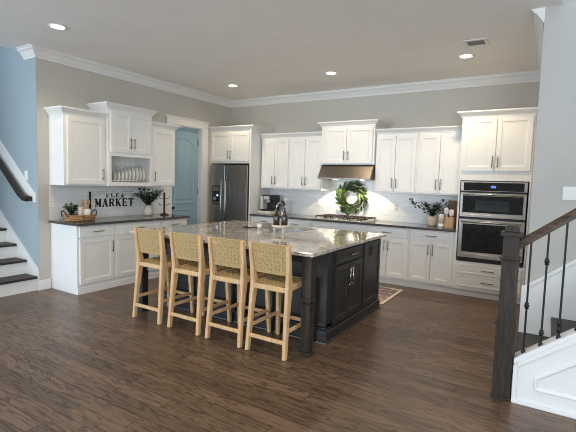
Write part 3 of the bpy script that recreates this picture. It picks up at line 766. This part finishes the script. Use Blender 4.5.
# ------------------------------------------------------------------ counter stools
def make_stool(label):
    t = thing('counter_stool', label, 'stool', (0, 0, 0), 0, 'woven counter stools along the island')
    for s in (-1, 1):
        b = MB()
        b.tube([(s*.193, -.244, .002), (s*.184, -.215, .32), (s*.180, -.188, .54), (s*.180, -.182, .62), (s*.186, -.204, .78), (s*.192, -.230, .958)],
               [(.017, .020), (.019, .024), (.020, .036), (.020, .034), (.018, .024), (.017, .018)], square=True, up=(0, 1, 0))
        b.build('leg', 'stool', t)
        b = MB()
        b.tube([(s*.185, .236, .002), (s*.176, .216, .30), (s*.168, .198, .575), (s*.168, .192, .615)], [(.016, .018), (.018, .021), (.019, .026), (.019, .028)], square=True, up=(0, 1, 0))
        b.build('leg', 'stool', t)
        b = MB(); b.tube([(s*.172, -.20, .585), (s*.168, .20, .595)], [(.014, .024)]*2, square=True); b.build('seat_rail', 'stool', t)
        b = MB(); b.tube([(s*.181, -.235, .225), (s*.178, .222, .225)], [(.010, .016)]*2, square=True); b.build('stretcher', 'stool', t)
    for y, z, r in ((-.195, .575, (.014, .022)), (.192, .585, (.014, .022))):
        b = MB(); b.tube([(-.17, y, z), (.17, y, z)], [r]*2, square=True); b.build('seat_rail', 'stool', t)
    for y, z in ((-.243, .142), (.226, .20)):
        b = MB(); b.tube([(-.183, y, z), (.183, y, z)], [(.011, .016)]*2, square=True); b.build('stretcher', 'stool', t)
    # woven back: interlaced straps between the rear posts, wrapped over top and bottom
    def strap(mb, P, wdir, hw, nrm_, th=.0016):
        vs = []
        for p in P:
            p = Vector(p); a = Vector(wdir)*hw; n_ = Vector(nrm_)*th
            vs += [p-a+n_, p+a+n_, p+a-n_, p-a-n_]
        fs = [(0, 1, 2, 3)]
        for i in range(len(P)-1):
            o = i*4
            for k in range(4): fs.append((o+k, o+(k+1) % 4, o+4+(k+1) % 4, o+4+k))
        mb.add(vs, fs)
    NV, NH = 9, 7; x0, x1, z0, z1 = -.171, .171, .705, .957
    def yb(z): return -.191-(z-.70)*.148
    def cv(x): return -.012*(1-(x/.18)**2)
    wb = MB()
    for i in range(NV):
        x = x0+(x1-x0)*(i+.5)/NV; P = []
        for k in range(NH*2+1):
            z = z0+(z1-z0)*k/(NH*2); P.append((x, yb(z)+cv(x)+.0036*math.sin(PI*(k/2+i)), z))
        strap(wb, P, (1, 0, 0), (x1-x0)/NV*.395, (0, 1, 0))
    for j in range(NH):
        z = z0+(z1-z0)*(j+.5)/NH; P = []
        for k in range(NV*2+1):
            x = x0+(x1-x0)*k/(NV*2); P.append((x, yb(z)+cv(x)+.0036*math.sin(PI*(k/2+1.5+j)), z))
        strap(wb, P, (0, 0, 1), (z1-z0)/NH*.395, (0, 1, 0))
    for z in (z0, z1-.002): wb.tube([(x0-.012+(x1-x0+.024)*k/8, yb(z)+cv(x0+(x1-x0)*k/8), z) for k in range(9)], .0075, 8)
    wb.build('woven_back', 'weave', t)
    ws = MB(); NS = 11; sy0, sy1 = -.185, .185
    def zs(x, y): return .612-.014*(1-(x/.18)**2)
    for i in range(NS):
        x = x0+(x1-x0)*(i+.5)/NS
        strap(ws, [(x, sy0+(sy1-sy0)*k/(NS*2), zs(x, 0)+.0026*math.sin(PI*(k/2+i))) for k in range(NS*2+1)], (1, 0, 0), (x1-x0)/NS*.47, (0, 0, 1))
        y = sy0+(sy1-sy0)*(i+.5)/NS
        strap(ws, [(x0+(x1-x0)*k/(NS*2), y, zs(x0+(x1-x0)*k/(NS*2), y)+.0026*math.sin(PI*(k/2+1+i))) for k in range(NS*2+1)], (0, 1, 0), (sy1-sy0)/NS*.47, (0, 0, 1))
    ws.build('woven_seat', 'weave', t)
    for s in (-1, 1):
        pass
    return t
labels = ['pale wooden woven counter stool furthest from the right corner post, at the far left end',
          'pale wooden woven counter stool second from the left end of the island',
          'pale wooden woven counter stool second from the right end, just left of the last one',
          'pale wooden woven counter stool at the right end beside the corner post']
s0_ = make_stool(labels[0])
for k, cx in enumerate((2.022, 2.552, 3.055, 3.528)):
    o = s0_ if k == 0 else copy_tree(s0_)
    o['label'] = labels[k]; o.location = (cx, -3.522, 0)

# ------------------------------------------------------------------ left counter decor
ZC = .9005
sg = thing('wall_sign', 'weathered white board sign lettered in black above the left counter', 'sign', (.0085, -3.085, 1.03), L90)
sw, shh = .80, .237
B(0, sw, -.018, -.001, 0, shh).build('sign_board', 'sign', sg, .002)
e = MB(); e.box(-.008, .014, -.022, -.001, -.003, shh+.003); e.build('sign_edge', 'ink', sg)
e = MB()
for x0, x1 in ((.03, .30), (.36, .42), (.52, .74)): e.box(x0, x1, -.0195, -.018, shh-.005, shh)
e.build('sign_top_band', 'ink', sg)
GL = {   # stroke letters with slab serifs: (x0, z0, x1, z1, thickness) in a 1 x 1 box
 'F': [(.22, 0, .22, 1, .2), (.1, .95, .9, .95, .1), (.2, .52, .65, .52, .1), (.86, .76, .86, 1, .08), (.05, .04, .42, .04, .09), (.62, .42, .62, .62, .07)],
 'L': [(.22, 0, .22, 1, .2), (.05, .96, .42, .96, .09), (.05, .05, .9, .05, .1), (.87, .0, .87, .28, .08)],
 'E': [(.22, 0, .22, 1, .2), (.1, .95, .9, .95, .1), (.2, .52, .65, .52, .1), (.05, .05, .92, .05, .1), (.87, .0, .87, .26, .08), (.86, .76, .86, 1, .08), (.64, .40, .64, .64, .07)],
 'A': [(.18, .03, .5, 1, .09), (.5, 1, .80, .03, .22), (.28, .33, .70, .33, .09), (.0, .04, .34, .04, .09), (.6, .04, 1.0, .04, .09)],
 'M': [(.13, 0, .13, 1, .09), (.13, 1, .48, .15, .2), (.48, .15, .84, 1, .09), (.84, 0, .84, 1, .2), (-.02, .04, .28, .04, .09), (.66, .04, 1.02, .04, .09), (-.02, .96, .2, .96, .09), (.8, .96, 1.02, .96, .09)],
 'R': [(.2, 0, .2, 1, .2), (.1, .95, .6, .95, .1), (.6, .95, .8, .82, .15), (.8, .84, .8, .66, .18), (.8, .66, .6, .5, .15), (.2, .5, .62, .5, .1), (.52, .5, .82, .04, .2), (.03, .04, .4, .04, .09), (.7, .04, 1.0, .04, .09)],
 'K': [(.2, 0, .2, 1, .2), (.3, .42, .8, .96, .09), (.42, .56, .82, .04, .22), (.03, .04, .4, .04, .09), (.03, .96, .4, .96, .09), (.66, .96, .96, .96, .09), (.68, .04, 1.0, .04, .09)],
 'T': [(.5, 0, .5, 1, .22), (.04, .95, .96, .95, .1), (.07, .72, .07, 1, .08), (.93, .72, .93, 1, .08), (.3, .04, .7, .04, .09)],
}
def letter(mb, ch, x, z, w, h, rot=0):
    ca, sa = math.cos(rot), math.sin(rot)
    for i, (a0, b0, a1, b1, th) in enumerate(GL[ch]):
        p = Vector((a0*w, b0*h)); q = Vector((a1*w, b1*h)); d = (q-p).normalized(); n_ = Vector((-d.y, d.x))*w*(max(th, .13)*.5 if th < .12 else th*.74)
        pts = []
        for v in (p-n_, q-n_, q+n_, p+n_):
            u = v-Vector((w/2, h/2)); pts.append((x+w/2+u.x*ca-u.y*sa, z+h/2+u.x*sa+u.y*ca))
        mb.prism(pts, 'y', -.0205-.0001*i, -.0175)
for i, ch in enumerate('FLEA'):
    m = MB(); k = i-1.5; letter(m, ch, .405+k*.082-.030, .158-.005*k*k, .060, .060, -.08*k); m.build('letter', 'ink', sg)
for i, ch in enumerate('MARKET'):
    m = MB(); letter(m, ch, .075+i*.112, .020, .096, .118); m.build('letter', 'ink', sg)
# wicker tray basket with contents
bk = thing('wicker_tray', 'round woven tray with loop handles on the left counter', 'basket', (.29, -3.41, ZC))
def oval(a, b_, z, n=28): return [(a*math.cos(2*PI*i/n), b_*math.sin(2*PI*i/n), z) for i in range(n)]
m = MB(); m.rings([oval(.11, .185, .0), oval(.125, .20, .02), oval(.128, .205, .07), oval(.118, .195, .07), oval(.115, .19, .02), oval(.10, .175, .012)], cap0=True)
for z in (.015, .035, .055):
    o_ = oval(.128, .205, z); m.tube(o_+[o_[0]], .006, 6)
o_ = oval(.124, .20, .072); m.tube(o_+[o_[0]], .010, 6)
m.build('tray_body', 'basket', bk)
for s in (-1, 1):
    m = MB(); m.tube([(-.06*math.cos(PI*k/8), s*(.195+.03*math.sin(PI*k/8)), .06+.075*math.sin(PI*k/8)) for k in range(9)], .008, 8); m.build('handle', 'stem', bk)
def plant_stems(pot_parent, n, spread, height, leaf_len, leaf_w, mat_leaf, z0, lean=(0, 0), per=9, name='leaves', seed=1, zmax=None):
    rnd = random.Random(seed); st_ = MB(); lv = MB()
    for i in range(n):
        a = 2*PI*i/n+rnd.uniform(-.3, .3); sp = spread*rnd.uniform(.5, 1.1); hh = height*rnd.uniform(.7, 1.1)
        e = Vector((math.cos(a)*sp+lean[0], math.sin(a)*sp+lean[1], hh)); pts = []
        for k in range(6):
            t = k/5; pts.append(Vector((e.x*t**1.3, e.y*t**1.3, z0+e.z*(t-.18*t*t))))
        st_.tube(pts, .0022, 5)
        for k in range(per):
            t = (k+1)/per; idx = min(4, int(t*5)); p = pts[idx].lerp(pts[idx+1], t*5-idx if t < 1 else 1)
            dirv = (pts[idx+1]-pts[idx]).normalized()
            side = Vector((rnd.uniform(-1, 1), rnd.uniform(-1, 1), rnd.uniform(-.4, .6)))
            lv.leaf(p, dirv*.5+side, (rnd.uniform(-.5, .5), rnd.uniform(-.5, .5), 1), leaf_len*rnd.uniform(.7, 1.15), leaf_w*rnd.uniform(.8, 1.1))
    return st_.build('stems', 'stem', pot_parent), lv.build(name, mat_leaf, pot_parent)
t = thing('leafy_plant', 'small dark green leafy plant in the near side of the wicker tray', 'plant', (.28, -3.515, ZC+.0125))
m = MB(); m.lathe([(0, 0), (.04, 0), (.05, .06), (.047, .06), (.04, .05), (0, .05)], n=16); m.build('pot', 'white', t)
plant_stems(t, 12, .095, .16, .072, .034, 'leafd', .05, per=5, seed=3)
t = thing('pillar_candle', 'cream pillar candle between the leafy plant and utensil crock in the tray', 'candle', (.32, -3.418, ZC+.0125))
m = MB(); m.lathe([(0, 0), (.032, 0), (.032, .165), (.027, .168), (0, .162)], n=20); m.build('wax', 'cream', t)
m = MB(); m.tube([(0, 0, .16), (0, 0, .178)], .0015, 5); m.build('wick', 'black', t)
t = thing('utensil_crock', 'white crock in the wicker tray next to the sign', 'crock', (.29, -3.315, ZC+.0125))
m = MB(); m.lathe([(0, 0), (.046, 0), (.05, .005), (.05, .14), (.045, .14), (.045, .02), (0, .02)], n=22); m.build('crock_body', 'white', t)
for k, (dx, dy, hh, lab) in enumerate(((-.01, -.028, .21, 'wooden spoon leaning nearest the candle in the white crock'), (.01, .0, .235, 'tallest wooden spoon in the middle of the white crock'), (-.005, .028, .215, 'wooden spoon leaning towards the sign in the white crock'))):
    u = thing('wooden_spoon', lab, 'spoon', (.29+dx, -3.315+dy*.6, ZC+.034), 0, 'wooden spoons in the crock')
    m = MB(); e = Vector((dx*1.0, dy*.7, hh-.05)); m.tube([(0, 0, 0), tuple(e)], .006, 8); m.build('spoon_handle', 'woodlt', u)
    m = MB(); m.tube([tuple(e*.97), tuple(e+Vector((0, dy*.1, .02))), tuple(e+Vector((0, dy*.2, .045))), tuple(e+Vector((0, dy*.3, .07)))], [(.007, .006), (.023, .008), (.026, .009), (.012, .006)], 10, up=(1, 0, 0)); m.build('spoon_bowl', 'woodlt', u)
t = thing('vase_arrangement', 'cream bulb vase with dark eucalyptus branches in front of the sign', 'vase', (.19, -2.215, ZC))
m = MB(); m.lathe([(0, 0), (.045, 0), (.062, .02), (.068, .055), (.060, .10), (.038, .13), (.034, .15), (.038, .16), (.033, .16), (.03, .15), (0, .14)], n=22); m.build('vase_body', 'cream', t)
plant_stems(t, 18, .20, .29, .074, .042, 'leafg', .14, lean=(.12, -.06), per=10, seed=5)
t = thing('mug_tree', 'dark brown iron mug tree with curled arms at the end of the left counter', 'rack', (.25, -1.94, ZC))
m = MB(); m.lathe([(0, 0), (.07, 0), (.072, .012), (.04, .022), (.016, .03), (0, .03)], n=20); m.build('stand_base', 'mug', t)
m = MB(); m.lathe([(.013, .02), (.014, .31), (.022, .315), (.013, .33), (.019, .345), (.010, .36), (0, .365)], n=12); m.build('stand_post', 'mug', t)
for k in range(6):
    a = k*PI/3+.3; z = .16 if k % 2 else .27; ca, sa = math.cos(a), math.sin(a)
    m = MB(); m.tube([(ca*.01, sa*.01, z), (ca*.05, sa*.05, z-.005), (ca*.085, sa*.085, z+.005), (ca*.095, sa*.095, z+.03)], .005, 6); m.build('arm', 'mug', t)
tag(B(-.012, .012, -.07, .07, 0, .25).build('white_board', 'white', None, .004, (.035, -2.0, ZC)), 'white serving board leaning upright behind the mug tree', 'board')

# ------------------------------------------------------------------ range wall decor
t = thing('coffee_maker', 'black and silver pod coffee maker on a wooden stand beside the fridge surround', 'coffee maker', (1.16, -.25, ZC+.052))
m = MB(); m.box(-.11, .11, -.16, .16, 0, .03); m.box(-.11, .11, .0, .16, .03, .22); m.box(-.11, .11, -.13, .16, .20, .285); m.build('machine_body', 'black', t, .012)
m = MB(); m.box(-.113, -.06, -.15, .02, .03, .27); m.build('water_tank', 'grey', t, .004)
m = MB(); m.lathe([(.035, .15), (.04, .17), (.04, .21)], (.01, -.075, 0), 16); m.build('pod_head', 'grey', t)
m = MB(); m.box(-.05, .07, -.137, -.128, .205, .265); m.build('front_panel', 'grey', t, .003)
m = MB(); m.box(-.06, .08, -.155, -.02, .03, .036); m.build('drip_tray', 'iron', t)
t = thing('coffee_stand', 'low pale wooden drawer stand under the coffee maker', 'stand', (1.16, -.25, ZC))
B(-.15, .15, -.18, .18, .0, .05).build('stand_box', 'tray', t, .004)
B(-.13, .13, -.186, -.18, .008, .042).build('drawer_front', 'tray', t, .002)
t = thing('bud_vase', 'small vase with green sprig and white bloom right of the coffee maker', 'vase', (1.42, -.22, ZC))
m = MB(); m.lathe([(0, 0), (.03, 0), (.036, .03), (.03, .07), (.014, .10), (.016, .115), (0, .112)], n=16); m.build('vase_body', 'white', t)
plant_stems(t, 5, .05, .14, .06, .03, 'leafd', .10, per=5, seed=9)
m = MB()
m.tube([(0, 0, .10), (.04, -.02, .22), (.075, -.03, .275)], .002, 5); m.build('bloom_stem', 'stem', t)
m = MB()
for k in range(7):
    a = k*2*PI/7; m.leaf((.075, -.03, .275), (math.cos(a), -.3+.3*math.sin(a), math.sin(a)), (0, -1, .2), .035, .026)
m.lathe([(0, -.012), (.012, 0), (0, .012)], (.075, -.035, .275), 10); m.build('bloom', 'white', t)
t = thing('potted_greenery', 'blush ceramic pot of dark trailing greenery on the range wall counter', 'plant', (4.05, -.24, ZC))
m = MB(); m.lathe([(0, 0), (.055, 0), (.066, .02), (.072, .09), (.068, .14), (.06, .14), (.06, .12), (0, .12)], n=22); m.build('pot', 'terracotta', t)
plant_stems(t, 14, .19, .27, .066, .038, 'leafd', .12, lean=(.02, 0), per=9, seed=12)
st_, lv = MB(), MB()
rnd = random.Random(4)
P = [Vector((-.05*k-.01, -.01, .15+.035*k-.0005*k*k)) for k in range(7)]; st_.tube(P, .003, 5)
for k in range(26):
    p = P[min(6, k//4+1)]+Vector((rnd.uniform(-.03, .02), rnd.uniform(-.02, .02), rnd.uniform(-.01, .02))); lv.leaf(p, (rnd.uniform(-1, .5), rnd.uniform(-1, 1), rnd.uniform(-.3, 1)), (rnd.uniform(-.5, .5), -.5, 1), .05, .028)
st_.build('long_stem', 'stem', t); lv.build('long_stem_leaves', 'leafd', t)
t = thing('soap_dispenser', 'white and glass canister standing between the potted greenery and utensil holder', 'canister', (4.205, -.33, ZC))
m = MB(); m.lathe([(0, 0), (.042, 0), (.045, .004), (.045, .05), (0, .05)], n=20); m.build('canister_base', 'white', t)
m = MB(); m.lathe([(.042, .05), (.042, .17), (.03, .19), (0, .19)], n=20); m.build('canister_upper', 'cream', t)
m = MB(); m.lathe([(.031, .19), (.031, .206), (0, .21)], n=16); m.build('lid', 'pull', t)
t = thing('utensil_holder', 'square wooden utensil holder with pale spatulas in front of the upright cutting board', 'holder', (4.325, -.36, ZC))
m = MB(); m.box(-.058, .058, -.058, .058, 0, .012)
for a in ((-.058, -.048, -.058, .058), (.048, .058, -.058, .058), (-.048, .048, -.058, -.048), (-.048, .048, .048, .058)): m.box(*a, .012, .15)
m.build('holder_box', 'woodlt', t, .003)
for dx, dy, hh, lab, mt in ((-.025, -.01, .27, 'pale spatula leaning left in the wooden utensil holder', 'pinkw'), (.012, -.02, .25, 'pale spatula standing in front in the wooden utensil holder', 'pinkw'), (.0, .02, .31, 'black ladle rising tallest from the wooden utensil holder', 'black')):
    u = thing('spatula' if mt == 'pinkw' else 'ladle', lab, 'utensil', (4.325+dx*.7, -.36+dy, ZC+.013), 0, 'utensils in the wooden holder')
    m = MB(); m.tube([(0, 0, 0), (dx, dy*.3, hh-.09)], .005, 8); m.build('utensil_handle', mt, u)
    m = MB(); m.tube([(dx, dy*.3, hh-.10), (dx*1.2, dy*.3, hh-.08), (dx*1.3, dy*.3, hh-.03), (dx*1.4, dy*.3, hh)], [(.006, .004), (.032, .005), (.034, .005), (.022, .004)], 10, up=(0, 1, 0)); m.build('utensil_head', mt, u)
t = B(-.085, .085, -.012, .010, 0, .38).build('cutting_board', 'woodmd', None, .006, (4.315, -.024, ZC)); t.rotation_euler = (0, 0, 0)
tag(t, 'dark brown wooden cutting board upright against the tile behind the utensil holder', 'board')

# ------------------------------------------------------------------ ceiling fixtures
def can(x, y, label, pw=26):
    t = thing('ceiling_light', label, 'light', (x, y, H), 0, 'recessed ceiling lights')
    m = MB(); m.lathe([(.090, -.0005), (.090, -.006), (.080, -.009), (.066, -.004), (.066, -.0005)], n=28); m.build('trim_ring', 'plastic', t)
    m = MB(); m.lathe([(.0, -.003), (.066, -.003), (.066, -.0005), (0, -.0005)], n=24); m.build('lamp_lens', 'can', t)
    d = bpy.data.lights.new('downlight', 'SPOT'); d.energy = pw; d.color = (1, .77, .47); d.spot_size = 2.5; d.spot_blend = .7; d.shadow_soft_size = .06
    o = bpy.data.objects.new('downlight', d); COL.objects.link(o); o.parent = t; o.location = (0, 0, -.03)
can(.975, -4.065, 'round recessed ceiling light near the left stairs, alone at upper left')
can(.934, -1.10, 'round recessed ceiling light near the corner above the fridge')
can(2.746, -1.13, 'round recessed ceiling light in front of the range hood')
can(4.549, -1.155, 'round recessed ceiling light beside the ceiling vent', 44)
can(2.62, -4.06, 'round recessed ceiling light cut by the top edge of the picture')
can(4.45, -4.06, 'round recessed ceiling light just above the picture over the near floor')
vt = thing('ceiling_vent', 'small rectangular ceiling air vent near the oven cabinet', 'vent', (4.725, -1.612, H))
m = MB(); m.box(-.12, -.085, -.125, .125, -.008, -.0005); m.box(.085, .12, -.125, .125, -.008, -.0005); m.box(-.085, .085, -.125, -.08, -.008, -.0005); m.box(-.085, .085, .08, .125, -.008, -.0005); m.build('vent_frame', 'trim', vt, .002)
B(-.085, .085, -.08, .08, -.003, -.0005).build('vent_cavity', 'grille', vt)
for k in range(7):
    y = -.072+k*.021; m = MB(); m.prism([(y, -.007), (y+.002, -.007), (y+.010, -.003), (y+.008, -.003)], 'x', -.085, .085); m.build('louver', 'plastic', vt)
